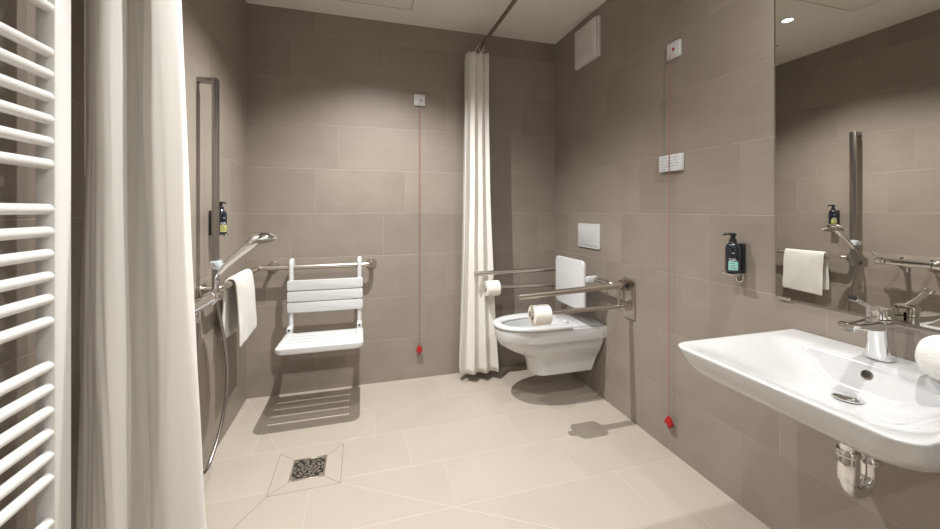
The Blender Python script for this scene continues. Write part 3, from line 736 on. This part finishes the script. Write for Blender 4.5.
# tap
TX = 1.452
t = thing('basin_tap', 'chrome lever mixer tap standing on the washbasin', 'tap', (TX, WY, WZ))
def sec(cx, z, hx, hy, r): return [(cx+a, WY+b, z) for a, b in rrect(hx, hy, r)]
bm = B(); ring_loft(bm, [sec(TX, WZ+0.0002, 0.028, 0.028, 0.018), sec(TX, WZ+0.004, 0.0285, 0.0285, 0.018), sec(TX-0.001, WZ+0.05, 0.025, 0.025, 0.016), sec(TX-0.004, WZ+0.085, 0.0245, 0.024, 0.015), sec(TX-0.006, WZ+0.112, 0.026, 0.024, 0.015), sec(TX-0.006, WZ+0.116, 0.025, 0.023, 0.015)])
link('body', bm, 'chrome', t)
bm = B()
def spo(x, zc, hz, hy): return [(x, WY+a, zc+b) for a, b in rrect(hy, hz, min(hz, hy)*0.7)]
ring_loft(bm, [spo(TX+0.004, WZ+0.097, 0.020, 0.0225), spo(TX-0.03, WZ+0.100, 0.017, 0.0225), spo(TX-0.08, WZ+0.102, 0.012, 0.0225), spo(TX-0.118, WZ+0.106, 0.0085, 0.0215), spo(TX-0.145, WZ+0.108, 0.007, 0.021), spo(TX-0.150, WZ+0.108, 0.005, 0.0185)])
sp = link('spout', bm, 'chrome', t)
link('aerator', lathe(B(), [(0.012, 0), (0.012, 0.010)], (TX-0.130, WY, WZ+0.0905), (0, 0, 1), 20), 'chrome', sp)
bm = B(); ring_loft(bm, [sec(TX-0.006, WZ+0.1165, 0.023, 0.022, 0.015), sec(TX-0.006, WZ+0.119, 0.0255, 0.0245, 0.016), sec(TX-0.007, WZ+0.142, 0.0255, 0.0245, 0.016), sec(TX-0.007, WZ+0.147, 0.022, 0.021, 0.014)])
cp = link('cartridge_cap', bm, 'chrome', t)
a0 = Vector((TX-0.02, WY, WZ+0.142)); a1 = Vector((TX-0.122, WY, WZ+0.184)); dv = (a1-a0).normalized(); nv = Vector((-dv.z, 0, dv.x))
if nv.z < 0: nv = -nv
def lev(p, hw, ht): return [tuple(p+Vector((0, a, 0))+nv*b) for a, b in rrect(hw, ht, min(hw, ht)*0.8)]
bm = B(); ring_loft(bm, [lev(a0, 0.013, 0.0045), lev(a0.lerp(a1, 0.5), 0.009, 0.0035), lev(a0.lerp(a1, 0.8), 0.010, 0.004), lev(a1-dv*0.016, 0.0115, 0.005), lev(a1-dv*0.004, 0.0125, 0.0075), lev(a1, 0.0120, 0.0070)])
lv_ = link('lever', bm, 'chrome', t)
bm = B(); slab(bm, rrect(0.0090, 0.0048, 0.002), lambda a, b, d: tuple(a1+Vector((0, a, 0))+nv*b+dv*(d-0.0002)), 0.0006); link('lever_inset', bm, 'black', lv_)

# ------------------------------------------------------------------ rolled towel on the basin
bm = B(); rings = []
ax, az = 1.405, WZ+0.0600
R0 = 0.058
for f, k in ((0.638, 0.15), (0.638, 0.45), (0.633, 0.72), (0.622, 0.90), (0.605, 0.98), (0.58, 1.0), (0.55, 1.01), (0.52, 1.0), (0.49, 0.98), (0.475, 0.90), (0.466, 0.70), (0.463, 0.4), (0.463, 0.15)):
    f -= 0.014
    ring = []
    for q in range(48):
        a = 2*PI*q/48
        spiral = 1.0+0.05*(((a-0.6) % (2*PI))/(2*PI)-0.5)
        rr = R0*k*spiral+noise.noise(Vector((math.cos(a)*2, f*30, math.sin(a)*2)))*0.0025*k
        ring.append((ax+rr*math.cos(a)*1.08, f, az+max(rr*math.sin(a), -0.058)))
    rings.append(ring)
ring_loft(bm, rings)
o = tag(link('rolled_towel', bm, 'towel', angle=180), 'white rolled towel lying on the washbasin rim right of the tap', 'towel')
ms = o.modifiers.new('sub', 'SUBSURF'); ms.levels = 1; ms.render_levels = 2

# ------------------------------------------------------------------ camera, world, colour
cd = bpy.data.cameras.new('camera'); cam = bpy.data.objects.new('camera', cd); COL.objects.link(cam)
F = 379.0
cd.sensor_fit = 'HORIZONTAL'; cd.sensor_width = 36; cd.lens = F/940*36; cd.shift_y = -(264.5-210)/940; cd.clip_start = 0.02
cam.location = (0, 0, CAM_Z); cam.rotation_euler = (PI/2, 0, -math.radians(16.0))
S.camera = cam
w = bpy.data.worlds.new('World'); S.world = w; w.use_nodes = True
w.node_tree.nodes['Background'].inputs[0].default_value = (1, 0.95, 0.88, 1); w.node_tree.nodes['Background'].inputs[1].default_value = 0.15
vs = S.view_settings; vs.view_transform = 'Standard'; vs.look = 'None'; vs.gamma = 1; vs.use_curve_mapping = False
vs.exposure = 0.22
